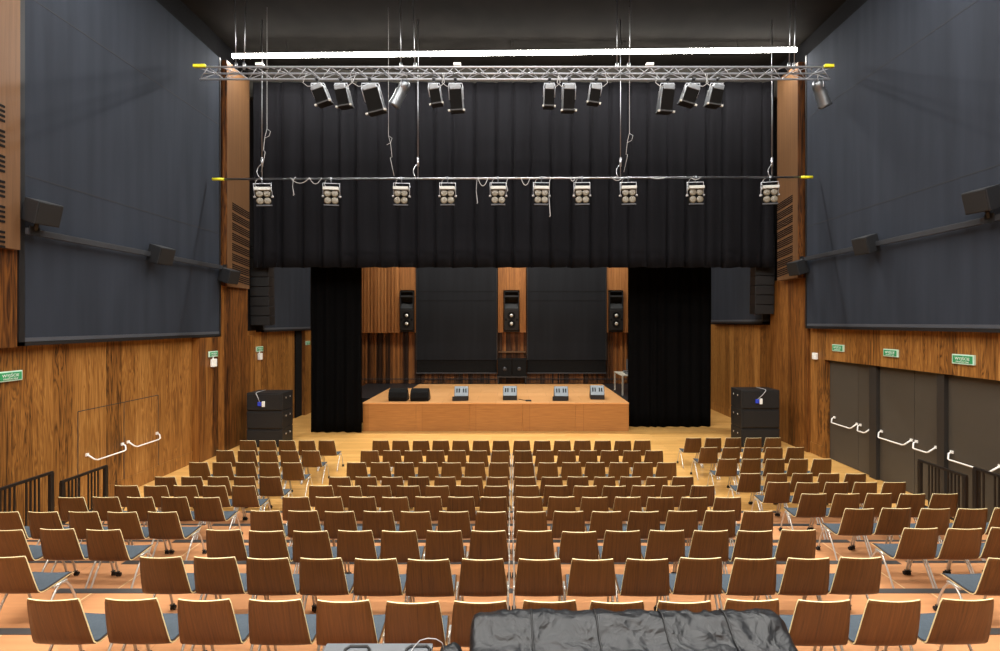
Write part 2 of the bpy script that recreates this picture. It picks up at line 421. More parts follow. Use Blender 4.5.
wall_screen(-1, -8.95, -9.2, 17.25, 21.4, 3.7, 8.6, 'smaller dark wall screen behind the left hanging loudspeaker array', ())
wall_screen(1, 9.05, 9.3, 17.3, 21.9, 4.0, 8.6, 'smaller dark wall screen behind the right hanging loudspeaker array', ())

# rails with tilted surround speakers
def rail_and_speakers(side, xr, y0, y1, z, ys, names):
    word = 'left' if side < 0 else 'right'
    t = empty('speaker_rail', (xr, (y0+y1)/2, z), 'grey metal rail crossing the tall %s wall screen' % word, 'rail', 'surround speaker rails')
    MB().box((xr-.03, y0, z-.06), (xr+.03, y1, z+.06), bev=.008).build('rail', M['dull_metal'], t)
    for y in (y0+1.2, (y0+y1)/2+.4, y1-.5):
        MB().box((xr, y-.03, z-.03), (xr+side*.14, y+.03, z+.03)).build('bracket', M['dull_metal'], t)
    for y, nm, dz in zip(ys, names, (.36, .0, -.25)):
        s = empty('surround_speaker', (xr-side*.09, y, z+.04), nm, 'loudspeaker', 'surround speakers on the wall rails')
        R = Matrix.Translation((xr-side*(.17 if side < 0 else .16), y, z+dz)) @ Euler((0, math.radians(-side*16), math.radians(side*12))).to_matrix().to_4x4() @ Matrix.Scale(.77, 4)
        # wedge shaped cabinet: broad grille facing the room, narrower back
        pts = [(side*.30, -.20), (side*.30, .20), (-side*.24, .27), (-side*.24, -.27)]
        MB().prism(pts, 'z', -.27, .27, bev=.015, mat=R).build('cabinet', M['speaker_grey'], s)
        MB().box((-side*.242, -.245, -.25), (-side*.262, .245, .25), mat=R, bev=.006).build('grille', M['grille'], s)
        MB().tube([(xr-side*.04, y, z+.02), (xr-side*.10, y, z+dz*.6)], .035).box((xr-side*.03, y-.09, z-.07), (xr-side*.05, y+.09, z+.10)).build('bracket', M['black'], s)
rail_and_speakers(-1, -8.84, 8.74, 14.8, 5.72, (8.85, 11.85, 14.72),
    ['black surround speaker at the near end of the left rail', 'black surround speaker halfway along the left rail', 'black surround speaker at the stage end of the left rail'])
rail_and_speakers(1, 8.94, 8.4, 14.86, 5.98, (8.95, 11.9, 14.75),
    ['black surround speaker at the near end of the right rail', 'black surround speaker halfway along the right rail', 'black surround speaker at the stage end of the right rail'])

# ================================================================== doors on the right
def door_bay(n, ya, ys, yb, bars):
    t = D.objects.new('door_%d' % n, None); C.objects.link(t); t.location = (9.5, (ya+yb)/2, 0); t['kind'] = 'structure'
    t['label'] = ['grey double exit door farthest along the right wall', 'grey double exit door in the middle of the right wall', 'grey double exit door nearest on the right wall'][n-1]
    for a, b in ((ya, ys), (ys, yb)):
        MB().box((9.45, min(a, b)+.006, .01), (9.55, max(a, b)-.006, RZ-.01), bev=.004).build('leaf', M['door'], t)
    for y0, y1 in bars:
        z = 1.12
        b = MB().tube([(9.43, y0, z+.15), (9.36, y0-.01, z+.12), (9.33, y0-.03, z+.01), (9.33, y0-.06, z), (9.33, y1+.10, z), (9.34, y1+.05, z+.02), (9.43, y1-.04, z+.15)], .017, 8)
        b.box((9.42, y0-.03, z+.12), (9.45, y0+.03, z+.18)).box((9.42, y1-.07, z+.12), (9.45, y1-.01, z+.18))
        b.build('push_bar', M['bar_white'], t)
    return t
door_bay(1, 14.28, 13.1, 12.58, ((14.05, 13.17), (13.0, 12.64)))
door_bay(2, 12.34, 11.27, 10.58, ((12.26, 11.38), (11.2, 10.72)))
door_bay(3, 10.4, 9.2, 8.56, ((10.3, 9.32), (9.16, 8.62)))
for k, (a, b) in enumerate(((12.34, 12.58), (10.4, 10.58))):
    struct('trim_%d' % (7+k), MB().box((9.36, a, 0), (9.56, b, RZ)), M['door_post'])
# push bars on the flush left doors
for y0, y1, lb in ((10.47, 11.30, 'white push bar on the nearer left flush door'), (11.58, 12.40, 'white push bar on the farther left flush door')):
    z = 1.04
    b = MB().tube([(WL+.02, y0-.09, z+.15), (WL+.1, y0-.01, z+.03), (WL+.12, y0+.05, z), (WL+.12, y1-.06, z), (WL+.12, y1-.01, z+.02), (WL+.09, y1+.01, z+.11), (WL+.02, y1+.02, z+.14)], .016, 8)
    b.box((WL, y0-.12, z+.12), (WL+.03, y0-.06, z+.18)).box((WL, y1-.01, z+.11), (WL+.03, y1+.05, z+.17))
    o = b.build('push_bar', M['bar_white'], off=(WL, (y0+y1)/2, z)); tag(o, lb, 'push bar', 'push bars on the left wall')

# ------------------------------------------------------------------ exit signs
def exit_sign(x, y, z, w, side, label, lamp=False, flat=True):
    t = empty('exit_sign', (x, y, z), label, 'exit sign', 'green exit signs')
    h = w*.42; q = -side                                    # q points into the room
    MB().box((x, y-w/2, z-h/2), (x+q*.045, y+w/2, z+h/2), bev=.006).build('housing', M['sign_rim'], t)
    MB().box((x+q*.045, y-w*.45, z-h*.38), (x+q*.052, y+w*.45, z+h*.38)).build('face', M['sign_green'], t)
    for txt, sz, dz in (('WYJŚCIE', .40, .06), ('EWAKUACYJNE', .20, -.26)):
        cu = D.curves.new('lettering', 'FONT'); cu.body = txt; cu.size = h*sz; cu.align_x = 'CENTER'; cu.align_y = 'CENTER'
        cu.extrude = .001; cu.materials.append(M['white'])
        tmp = D.objects.new('lettering_curve', cu); C.objects.link(tmp); bpy.context.view_layer.update()
        me = D.meshes.new_from_object(tmp.evaluated_get(bpy.context.evaluated_depsgraph_get())); me.name = 'lettering'
        D.objects.remove(tmp); D.curves.remove(cu)
        o = D.objects.new('lettering', me); C.objects.link(o); o.parent = t
        o.location = (q*.055, 0, h*dz); o.rotation_euler = (PI/2, 0, PI/2 if q > 0 else -PI/2)
    if lamp:
        MB().box((x, y-.10, z-h/2-.30), (x+q*.09, y+.10, z-h/2-.06), bev=.02).build('lamp', M['white'], t)
        MB().tube([(x+q*.02, y, z-h/2-.08), (x+q*.02, y, z-h/2)], .02).build('stem', M['white'], t)
exit_sign(WL, 8.76, ZZ(376, 8.8), .44, -1, 'large green exit sign at the near end of the left wall')
exit_sign(-8.96, 14.35, ZZ(354, 14.35), .40, -1, 'green exit sign with white lamp beneath, on the left pillar', True)
exit_sign(WL, 17.45, ZZ(349, 17.45), .44, -1, 'green exit sign with lamp, above the left subwoofer stack', True)
exit_sign(-9.0, 21.1, ZZ(343, 21.1), .40, -1, 'small green exit sign beside the left hanging leg curtain')
exit_sign(WR, 13.65, ZZ(348, 13.65), .46, 1, 'green exit sign above the farthest right exit door')
exit_sign(WR, 11.75, ZZ(353, 11.75), .44, 1, 'green exit sign above the middle right exit door')
exit_sign(WR, 9.86, ZZ(359.5, 9.86), .48, 1, 'green exit sign above the nearest right exit door')
o = MB().box((WR-.09, 14.58, 2.92), (WR, 14.75, 3.12), bev=.02).build('alarm_box', M['white'], off=(WR, 14.66, 2.9)); tag(o, 'small white box on the timber beside the farthest right door', 'alarm box')

# ------------------------------------------------------------------ black handrails guarding the platform edges
def handrail(x, y0, y1, ztop, zf, label):
    t = empty('handrail', (x, (y0+y1)/2, zf), label, 'railing', 'black handrails at the platform edges')
    MB().box((x-.025, y0, ztop-.05), (x+.025, y1, ztop), bev=.006).build('top_rail', M['black_rail'], t)
    MB().box((x-.02, y0, zf+.10), (x+.02, y1, zf+.14)).build('bottom_rail', M['black_rail'], t)
    for y in (y0+.03, y1-.03): MB().box((x-.03, y-.035, zfl(y)), (x+.03, y+.035, ztop-.03), bev=.006).build('post', M['black_rail'], t)
    y = y0+.16; k = 0
    while y < y1-.1:
        MB().box((x-.01, y-.012, zf+.12), (x+.01, y+.012, ztop-.04)).build('baluster', M['black_rail'], t)
        k += 1; y += .075 if k % 4 else .2
def zfl(y):
    i = 3
    while i < 9 and rowd(i)-.02 > y: i += 1
    return rowz(i)
def hr(x, y0, y1, zt, lb):
    i = 4
    while rowd(i)-.02 > (y0+y1)/2: i += 1
    handrail(x, y0, y1, zt, rowz(i), lb)
hr(-8.46, 9.0, 10.02, 1.08, 'black handrail by the left wall, the one nearer the stage')
hr(-8.46, 7.35, 8.84, 1.32, 'black handrail by the left wall, the one nearer the front corner')
hr(8.46, 8.93, 9.98, 1.21, 'black handrail by the grey doors, the one nearer the stage')
hr(8.46, 7.6, 8.79, 1.41, 'black handrail by the grey doors, cut by the photo edge')

# ================================================================== stage
st = empty('stage', (-.6, 20.4, 0), 'low timber stage with pale deck and panelled front', 'stage')
SX0, SX1, SH = -5.54, 4.34, 1.07
MB().box((SX0, 17.8, SH-.06), (SX1, 20.45, SH), bev=.005).build('deck', M['stage_deck'], st)
MB().box((SX0, 20.46, SH-.06), (SX1, 21.7, SH)).box((-4.48, 21.7, SH-.06), (SX1, 23.1, SH)).build('deck', M['stage_deck'], st)
w = (SX1-SX0)/5
for k in range(5):
    MB().box((SX0+k*w+.003, 17.83, 0), (SX0+(k+1)*w-.003, 17.87, SH-.065)).build('front_panel', M['stage_front'], st)
MB().box((SX0+.03, 17.88, 0), (SX0+.07, 21.7, SH-.065)).build('side_panel', M['stage_front'], st)
MB().box((SX1-.07, 17.88, 0), (SX1-.03, 23.1, SH-.065)).build('side_panel', M['stage_front'], st)
# backstage level covered in black cloth
bs = MB().box((-7.2, 19.4, 0), (SX0-.01, 23.95, .99)).box((SX1+.01, 18.9, 0), (7.5, 23.95, .99)).box((SX0-.01, 21.72, 0), (-4.49, 23.95, .99)).box((-4.49, 23.12, 0), (SX1+.01, 23.95, .99))
struct('floor_backstage', bs, M['backstage'])

# back wall of the stage (24 m from the lens)
BD = 24.0
def bx(px): return (px-VX)*(BD-.4)/F
def bz(py): return H0+(VY-py)*(BD-.4)/F
struct('wall_stage', MB().box((-9.6, BD, 0), (9.8, BD+.3, 13.0)), M['slat_wood'])
# ribbed timber panel, left
rp = empty('acoustic_panel', (-7.4, BD-.2, bz(333)), 'ribbed timber acoustic panel beside the left hanging curtain', 'wall panel', 'timber panels on the stage wall')
MB().box((-9.19, BD-.32, bz(333)), (bx(399), BD-.01, 8.6)).build('board', M['back_wood'], rp)
b = MB(); x = -9.15
while x < bx(398)-.03:
    b.box((x, BD-.39, bz(332.6)), (x+.085, BD-.32, 8.6)); x += .17
b.build('ribs', M['back_wood'], rp)
def niche_panel(x0, x1, n0, n1, label):
    t = empty('timber_panel', ((x0+x1)/2, BD-.2, bz(332.5)), label, 'wall panel', 'timber panels on the stage wall')
    b = MB()
    if n0 > x0+.01: b.box((x0, BD-.34, bz(332.5)), (n0, BD-.01, bz(290)))
    if n1 < x1-.01: b.box((n1, BD-.34, bz(332.5)), (x1, BD-.01, bz(290)))
    b.box((x0, BD-.34, bz(290)), (x1, BD-.01, 8.6))
    b.build('board', M['back_wood'], t)
    MB().box((n0, BD-.36, bz(332)), (n1, BD-.01, bz(330.6))).build('shelf', M['black'], t)
niche_panel(bx(399.3), bx(415.5), bx(400), bx(414.3), 'timber panel above the left loudspeaker niche')
niche_panel(bx(498), bx(526), bx(503.3), bx(519.7), 'timber panel framing the central loudspeaker niche between the screens')
niche_panel(bx(607), 9.2, bx(608.6), bx(623.2), 'timber panel framing the loudspeaker niche beside the right curtain')
# stage screens
for x0, x1, lb in ((416.3, 497.3, 'black screen on the stage wall, left of the central niche'), (527, 606.3, 'black screen on the stage wall, right of the central niche')):
    t = empty('stage_screen', ((bx(x0)+bx(x1))/2, BD-.4, bz(373)), lb, 'screen', 'screens on the stage wall')
    MB().box((bx(x0), BD-.44, bz(360)), (bx(x1), BD-.36, 8.6)).build('cloth', M['screen_back'], t)
    MB().box((bx(x0)+.02, BD-.42, bz(373)), (bx(x1)-.02, BD-.38, bz(360))).build('skirt', M['black_matt'], t)
    MB().box((bx(x0), BD-.45, bz(373.6)), (bx(x1), BD-.37, bz(372.4))).build('bottom_bar', M['dull_metal'], t)
    MB().box((bx(x0)-.01, BD-.46, bz(360)), (bx(x0)+.05, BD-.35, 8.6)).build('edge_batten', M['black'], t)
    MB().box((bx(x1)-.05, BD-.46, bz(360)), (bx(x1)+.01, BD-.35, 8.6)).build('edge_batten', M['black'], t)
    for z in (5.55, 5.1): MB().box((bx(x0)+.05, BD-.446, z-.012), (bx(x1)-.05, BD-.44, z+.012)).build('seam', M['black_matt'], t)
o = MB().box((bx(498), BD-.3, bz(353)), (bx(526), BD, bz(351.6))).build('ledge', M['panel_wood'], off=(0, BD-.1, bz(353))); tag(o, 'thin pale timber ledge above the low centre speakers', 'ledge')
sb = MB(); x = -8.6; rs = random.Random(9)
while x < 8.7:
    wd = rs.uniform(.09, .17)
    sb.box((x, BD-rs.uniform(.05, .13), 1.0), (x+wd, BD, 3.9)); x += wd+rs.uniform(.05, .12)
struct('trim_10', sb, M['slat_wood'])
struct('trim_9', MB().box((-9.0, BD-.17, bz(380)), (9.0, BD-.13, bz(379.2))), M['dull_metal'])
# niche loudspeakers
def niche_speaker(x0, x1, label):
    xc = (x0+x1)/2; z0, z1 = bz(330.2), bz(291); y0, y1 = BD-.52, BD-.02; w = min(.36, (x1-x0)/2-.02)
    t = empty('niche_speaker', (xc, (y0+y1)/2, z0), label, 'loudspeaker', 'tall loudspeakers in the stage wall niches')
    zm = z0+(z1-z0)*.52
    MB().box((xc-w, y0, z0), (xc+w, y1, zm-.01), bev=.015).build('bass_cabinet', M['speaker'], t)
    # horn cabinet: hollow mouth with flared lips
    b = MB().box((xc-w, y0+.3, zm), (xc+w, y1, z1), bev=.01)
    b.box((xc-w, y0, zm), (xc-w+.04, y0+.31, z1)).box((xc+w-.04, y0, zm), (xc+w, y0+.31, z1)).box((xc-w, y0, z1-.05), (xc+w, y0+.31, z1))
    b.build('horn_cabinet', M['speaker'], t)
    b = MB(); 
    b.prism([(y0-.01, zm), (y0-.01, zm+.07), (y0+.28, zm+.36), (y0+.3, zm+.3), (y0+.3, zm)], 'x', xc-w+.04, xc+w-.04)
    b.prism([(y0-.01, z1-.30), (y0-.01, z1-.22), (y0+.28, z1-.34), (y0+.28, z1-.44)], 'x', xc-w+.04, xc+w-.04)
    b.build('horn', M['speaker_grey'], t)
    for q in (.32, .72):
        zc = z0+(zm-z0)*q
        MB().lathe([(.19, 0), (.19, .02), (.165, .03), (.15, .015), (.10, -.02), (.10, -.021)][:4]+[(.09, .01)], (xc, y0+.004, zc), (0, -1, 0), 20).build('woofer', M['black_matt'], t)
        MB().lathe([(.085, 0), (.075, .03), (.03, .05)], (xc, y0-.004, zc), (0, -1, 0), 16).build('dust_cap', M['cone'], t)
    for q in (-1, 1): MB().lathe([(.06, 0), (.06, .01), (.04, .012)], (xc+q*(w-.08), y0+.002, z0+(zm-z0)*.52), (0, -1, 0), 12).build('port', M['black_matt'], t)
niche_speaker(bx(400), bx(414.3), 'tall black horn loudspeaker left of the stage wall screens')
niche_speaker(bx(503.3), bx(519.7), 'tall black horn loudspeaker between the stage wall screens')
niche_speaker(bx(608.6), bx(623.2), 'tall black horn loudspeaker right of the stage wall screens')
# low centre speakers on a black shelf frame
t = empty('shelf_frame', (0, BD-.5, .99), 'black shelf frame carrying two low speakers under the ledge', 'shelf')
MB().box((bx(497), BD-.9, bz(376.6)), (bx(527), BD-.1, bz(375))).build('shelf_board', M['black'], t)
for x in (bx(498.5), bx(525.5)):
    for y in (BD-.85, BD-.15): MB().box((x-.03, y-.03, .99), (x+.03, y+.03, bz(376.6))).build('leg', M['black'], t)
for k, (a, b_) in enumerate(((498, 511.8), (512.2, 526))):
    t = empty('centre_speaker', ((bx(a)+bx(b_))/2, BD-.5, bz(375)), ['black low speaker on the stage wall shelf, left of the pair', 'black low speaker on the stage wall shelf, right of the pair'][k], 'loudspeaker', 'low speakers on the shelf frame')
    MB().box((bx(a), BD-.88, bz(375)), (bx(b_), BD-.12, bz(358.5)), bev=.015).build('cabinet', M['black_matt'], t)
    MB().lathe([(.10, 0), (.09, .015), (.03, .02)], ((bx(a)+bx(b_))/2, BD-.88, bz(368)), (0, -1, 0), 18).build('driver', M['dull_metal'], t)

# ------------------------------------------------------------------ stage monitors
def black_wedge(x, y, label):
    x += .06
    t = empty('stage_monitor', (x, y, SH), label, 'stage monitor', 'black wedge monitors')
    pts = [(y-.26, SH), (y-.34, SH+.15), (y-.29, SH+.34), (y-.15, SH+.45), (y+.0, SH+.47), (y+.28, SH+.1), (y+.28, SH)]
    MB().prism(pts, 'x', x-.34, x+.34, bev=.03).build('cabinet', M['black_matt'], t)
    MB().prism([(y+.045, SH+.445), (y+.295, SH+.105), (y+.28, SH+.09), (y+.03, SH+.43)], 'x', x-.32, x+.30).build('grille', M['grille'], t)
    MB().prism([(y-.2, SH+.05), (y-.16, SH+.3), (y+.02, SH+.34), (y+.2, SH+.08)], 'x', x+.335, x+.355, bev=.004).build('side_plate', M['black'], t)
black_wedge(XX(397.5, 18.35), 18.35, 'black wedge monitor at the left end of the stage front')
black_wedge(XX(419, 18.35), 18.35, 'black wedge monitor just right of the leftmost wedge')
def grey_wedge(x, y, tilt, label, jut=.0):
    t = empty('stage_monitor', (x, y, SH), label, 'stage monitor', 'grey-backed wedge monitors')
    R = Matrix.Translation((x, y, SH)) @ Euler((0, 0, tilt)).to_matrix().to_4x4()
    pts = [(-.28, 0), (-.28, .17), (.02, .50), (.10, .50), (.34, .12), (.34, 0)]
    MB().prism(pts, 'x', -.27, .27, bev=.012, mat=R).build('cabinet', M['speaker'], t)
    MB().prism([(-.287, .185), (.012, .513), (.02, .505), (-.275, .178)], 'x', -.255, .255, mat=R).build('rear_plate', M['wedge_panel'], t)
    b = MB()
    for xx in (-.17, -.08, .08, .17):
        b.prism([(-.19, .305), (-.07, .437), (-.06, .428), (-.18, .296)], 'x', xx-.022, xx+.022, mat=R)
    b.build('handle_slots', M['black_matt'], t)
    if jut: MB().box((-.34, -.30-jut, .0), (.22, -.29, .17), bev=.012, mat=R).build('front_box', M['speaker'], t)
grey_wedge(XX(461.5, 18.5), 18.5, .08, 'grey-backed wedge monitor right of the two black wedges', .04)
grey_wedge(XX(510, 18.6), 18.6, .0, 'grey-backed wedge monitor in the middle of the stage front')
grey_wedge(XX(561, 18.5), 18.5, -.04, 'grey-backed wedge monitor third from the right stage corner'.replace('third', 'second'), .04)
grey_wedge(XX(597, 18.75), 18.75, -.1, 'grey-backed wedge monitor at the right corner of the stage')
o = MB().box((XX(528.5, 18.1)-.11, 18.06, SH), (XX(528.5, 18.1)+.11, 18.2, SH+.05), bev=.02).build('foot_pedal', M['black'], off=(XX(528.5, 18.1), 18.13, SH)); tag(o, 'small dark box on the stage edge right of centre', 'pedal')
p0 = Vector((XX(519, 18.6), 18.5, SH+.012))
o = MB().tube([p0, p0+Vector((.12, -.15, 0)), p0+Vector((.22, -.22, 0)), (XX(527, 18.15), 18.16, SH+.02)], .012, 6).build('stage_cable', M['cable_black'], off=p0); tag(o, 'thin black cable from middle wedge monitor to small box', 'cable')

# side table with gear on the backstage level, right
t = empty('side_table', (5.0, 21.0, .99), 'light legged side table beyond the right stage edge', 'table')
tx0, tx1, ty0, ty1, tz = 4.6, 5.9, 20.1, 21.7, 1.83
MB().box((tx0, ty0, tz-.04), (tx1, ty1, tz), bev=.006).build('tabletop', M['table_top'], t)
for x in (tx0+.04, tx1-.04):
    for y in (ty0+.04, ty1-.04): MB().box((x-.03, y-.03, .99), (x+.03, y+.03, tz-.04)).build('leg', M['table_top'], t)
o = MB().box((4.85, 20.3, tz), (5.15, 20.6, tz+.07), bev=.02).box((4.9, 20.9, tz), (5.2, 21.2, tz+.1), bev=.02).build('desk_gear', M['case'], off=(5, 20.7, tz)); tag(o, 'small grey gear lying on the side table', 'equipment')
t = empty('monitor_screen', (5.12, 20.72, tz), 'grey upright screen on the side table by the curtain', 'screen')
MB().box((5.0, 20.68, tz), (5.3, 20.84, tz+.03)).box((5.12, 20.74, tz), (5.18, 20.78, tz+.2)).build('stand', M['black'], t)
MB().box((4.93, 20.7, tz+.18), (5.5, 20.75, tz+.62), bev=.01).build('panel', M['case'], t)

# ================================================================== drapes
def drape(name, x0, x1, y, z0, z1, wl, amp, mat, label, cat, seed, scallop=.0, flare=0.0, tuck=False):
    rnd = random.Random(seed); n = int((x1-x0)/.035); m_ = 14
    ph, xs = 0.0, []
    for i in range(n+1):
        ph += (2*PI*.035/wl)*(.65+.7*noise.noise(Vector((i*.05, seed, 0)))+.35)
        xs.append(ph)
    bm = bmesh.new(); grid = []
    for j in range(m_+1):
        f = j/m_; row = []
        for i in range(n+1):
            x = x0+(x1-x0)*i/n
            a = amp*(.55+.45*(1-f))*(.7+.5*noise.noise(Vector((x*.8, seed+5, f*1.5))))
            q = (xs[i]/(2*PI)) % 1.0
            yy = y+a*.45*math.sin(xs[i])+a*2.0*math.exp(-((q-.5)/.07)**2)+.2*a*math.sin(xs[i]*.43) if tuck else y+a*math.sin(xs[i])+.35*a*math.sin(xs[i]*.43+f*.9)
            z = z0+(z1-z0)*f
            if j == 0: z += scallop*math.sin(xs[i])+.02*noise.noise(Vector((x*1.7, seed, 3)))
            xx = x+(x-(x0+x1)/2)*flare*(1-f)
            row.append(bm.verts.new((xx, yy, z)))
        grid.append(row)
    for j in range(m_):
        for i in range(n):
            f = bm.faces.new((grid[j][i], grid[j][i+1], grid[j+1][i+1], grid[j+1][i])); f.smooth = True
    ex = bmesh.ops.solidify(bm, geom=list(bm.faces), thickness=.012)
    mb = MB(); mb.bm.free(); mb.bm = bm
    o = mb.build(name, mat, off=((x0+x1)/2, y, z0))
    return tag(o, label, cat)
drape('border_curtain', -8.84, 8.93, 16.38, 5.92, 12.25, .66, .12, M['border'], 'wide black pleated border curtain hung across above the stage', 'curtain', 3, .012, tuck=True)
o = drape('leg_curtain', -7.38, -5.50, 17.58, .02, 9.0, .36, .08, M['leg'], 'tall black leg curtain at the left end of the stage', 'curtain', 11)
o['group'] = 'leg curtains'
o = drape('leg_curtain', 4.48, 7.68, 18.5, .02, 9.0, .40, .09, M['leg'], 'tall wide black leg curtain at the right end of the stage', 'curtain', 17)
o['group'] = 'leg curtains'

# ================================================================== hanging line arrays
def line_array(xc, y, zb, label, n=8):
    t = empty('line_array', (xc, y, zb), label, 'loudspeaker', 'hanging line arrays')
    h = .325
    for k in range(n):
        ang = math.radians(6-k*.9); z = zb+k*(h+.012); yo = .006*(n-k)**1.3
        R = Matrix.Translation((xc, y+yo, z)) @ Euler((ang*.5, 0, 0)).to_matrix().to_4x4()
        e = MB().prism([(-.335, -.2), (.335, -.2), (.30, .26), (-.30, .26)], 'z', 0, h, bev=.012, mat=R).build('array_element', M['speaker'], t)
        MB().box((-.32, -.212, .02), (.32, -.2, h-.02), mat=R).build('grille', M['grille'], e)
    zt = zb+n*(h+.012)
    MB().box((xc-.3, y-.2, zt+.0), (xc+.3, y+.25, zt+.08)).tube([(xc-.2, y, zt+.08), (xc-.2, y, 11.88)], .012, 6).tube([(xc+.2, y, zt+.08), (xc+.2, y, 11.88)], .012, 6).build('rigging', M['black'], t)
line_array(-8.8, 16.88, 3.95, 'black curved loudspeaker array hanging left below the border curtain')
line_array(8.82, 16.88, 4.34, 'black curved loudspeaker array hanging right below the border curtain')

# ================================================================== subwoofer stacks
def sub_stack(x0, x1, y0, y1, hh, inner, word):
    names = ['bottom', 'middle', 'top']
    for k in range(3):
        z = k*hh
        t = empty('subwoofer', ((x0+x1)/2, (y0+y1)/2, z), '%s black subwoofer of the %s stack beside the stage' % (names[k], word), 'loudspeaker', 'stacked subwoofers beside the stage')
        MB().box((x0, y0+.03, z+.005), (x1, y1, z+hh-.006), bev=.018).build('cabinet', M['speaker'], t)
        MB().box((x0+.035, y0, z+.04), (x1-.035, y0+.035, z+hh-.05), bev=.008).build('grille', M['grille'], t)
        s = 1 if inner > 0 else -1
        xs = x1 if s > 0 else x0
        for yy in (y0+.26, y0+.55):
            MB().box((xs-s*.004, yy-.07, z+hh*.62), (xs+s*.012, yy+.07, z+hh*.74), bev=.004).build('handle', M['black'], t)
            MB().lathe([(.03, 0), (.03, .014), (.01, .018)], (xs, yy, z+hh*.68), (s, 0, 0), 10).build('bolt', M['chrome'], t)
    xm = x0+(x1-x0)*.42; zt = hh*3
    t = empty('cable_connector', (xm, y0, zt-.36), 'blue and white cable connector on the %s subwoofer stack' % word, 'connector', 'cable connectors on the subwoofers')
    MB().box((xm-.09, y0-.06, zt-.42), (xm+.02, y0-.001, zt-.29), bev=.015).build('plug', M['blue'], t)
    MB().box((xm+.04, y0-.05, zt-.45), (xm+.13, y0, zt-.27), bev=.015).build('socket', M['white'], t)
    dx = -.16 if inner > 0 else .26
    MB().tube([(xm-.03, y0-.03, zt-.3), (xm+dx*.5, y0-.04, zt-.15), (xm+dx*.95, y0-.02, zt-.02), (xm+dx, y0+.03, zt+.012), (xm+dx, y0+.6, zt+.012)], .011, 6).build('cable', M['cable'], t)
sub_stack(-8.59, -7.43, 15.5, 16.28, .59, 1, 'left')
sub_stack(7.42, 8.66, 15.5, 16.28, .62, -1, 'right')

# ================================================================== overhead rigging
# light strips under the ceiling (the visible one, and its fellows over the seats)
def light_strip(y, z, label, energy, L=8.95, tl=0.0):
    t = empty('light_strip', (0, y, z), label, 'light', 'long ceiling light strips')
    MB().prism([(-L+.08, z+.08-tl), (L+.08, z+.08+tl), (L+.08, z+.10+tl), (-L+.08, z+.10-tl)], 'y', y-.03, y+.03).build('housing', M['black'], t)
    MB().tube([(-L+.08, y, z-tl), (L+.08, y, z+tl)], .065, 12).build('tube', M['tube'], t)
    b = MB()
    for q in (-.8, -.4, 0, .4, .8): b.tube([(q*L, y, z+.08), (q*L, y, 13.0)], .008, 5)
    b.build('hangers', M['black'], t)
    li = D.lights.new('strip_lamp', 'AREA'); li.shape = 'RECTANGLE'; li.size = 2*L; li.size_y = .12; li.energy = energy; li.color = (1, .97, .92)
    lo = D.objects.new('strip_lamp', li); C.objects.link(lo); lo.location = (.08, 0, -.22 if tl else -.10); lo.parent = t
    return t
K = 1.0
light_strip(15.25, ZZ(53, 15.25), 'long glowing white strip light under the ceiling before the curtain', 900*K, tl=.10)
for q, e, lb in ((9.3, 950, 'ceiling strip light above the middle seating rows'), (4.6, 1250, 'ceiling strip light above the backmost seating rows'), (0.0, 1500, 'ceiling strip light above the covered mixing desk'), (-4.5, 1500, 'ceiling strip light behind the mixing desk')):
    light_strip(q, 12.6, lb, e*K)
# light over the stage, hidden behind the border curtain
t = empty('stage_light_batten', (0, 20.5, 9.6), 'strip light above the stage behind the border curtain', 'light')
MB().box((-6, 20.45, 9.64), (6, 20.55, 9.72)).build('housing', M['black'], t)
MB().tube([(-6, 20.5, 9.6), (6, 20.5, 9.6)], .04, 8).build('tube', M['tube'], t)
b = MB()
for x in (-5, 0, 5): b.tube([(x, 20.5, 9.7), (x, 20.5, 13)], .01, 5)
b.build('hangers', M['black'], t)
li = D.lights.new('batten_lamp', 'AREA'); li.shape = 'RECTANGLE'; li.size = 12; li.size_y = .2; li.energy = 900*K; li.color = (1, .95, .86)
lo = D.objects.new('batten_lamp', li); C.objects.link(lo); lo.location = (0, 0, -.06); lo.parent = t

# box truss
TY, TZ0, TZ1 = 13.0, ZZ(79.3, 13.0), ZZ(67, 12.83)
TX0, TX1 = XX(196, 12.83), XX(834, 12.83)
truss = empty('lighting_truss', (0, TY, TZ0), 'silver three-chord lattice truss hung across below the ceiling', 'truss')
TD = .34
for y, z in ((TY-TD/2, TZ1), (TY+TD/2, TZ1), (TY, TZ0)):
    MB().tube([(TX0, y, z), (TX1, y, z)], .026, 8).build('chord', M['galv'], truss)
def lattice(pa, pb):
    b = MB(); n = 52; 
    for k in range(n):
        x0 = TX0+(TX1-TX0)*k/n; x1 = TX0+(TX1-TX0)*(k+1)/n
        a, c = (pa, pb) if k % 2 == 0 else (pb, pa)
        b.tube([(x0, a[0], a[1]), (x1, c[0], c[1])], .011, 6)
    return b.build('lattice_bracing', M['galv'], truss)
lattice((TY, TZ0), (TY-TD/2, TZ1)); lattice((TY, TZ0), (TY+TD/2, TZ1)); lattice((TY-TD/2, TZ1), (TY+TD/2, TZ1))
for x, s in ((TX0, 1), (TX1, -1)):
    MB().box((x-.04, TY-.24, TZ1-.025), (x+s*.28, TY-.17, TZ1+.045)).build('end_marker', M['yellow'], truss)
for px in (236, 244, 401, 415, 617, 629, 789, 794):
    x = XX(px, TY); b = MB().tube([(x, TY, TZ1), (x+XX(512+(px % 5-2), 13), TY, 12.995)], .011, 6)
    b.lathe([(.03, 0), (.045, .05), (.045, .16), (.02, .2)], (x, TY, TZ1+.02), (0, 0, 1), 8)
    b.build('suspension_cable', M['steel'], truss)
for px in (263, 458, 648):
    x = XX(px, TY); MB().box((x-.1, TY-.22, TZ1+.03), (x+.1, TY-.1, TZ1+.1), bev=.01).build('connector_box', M['white'], truss)
rn = random.Random(5)
b = MB()
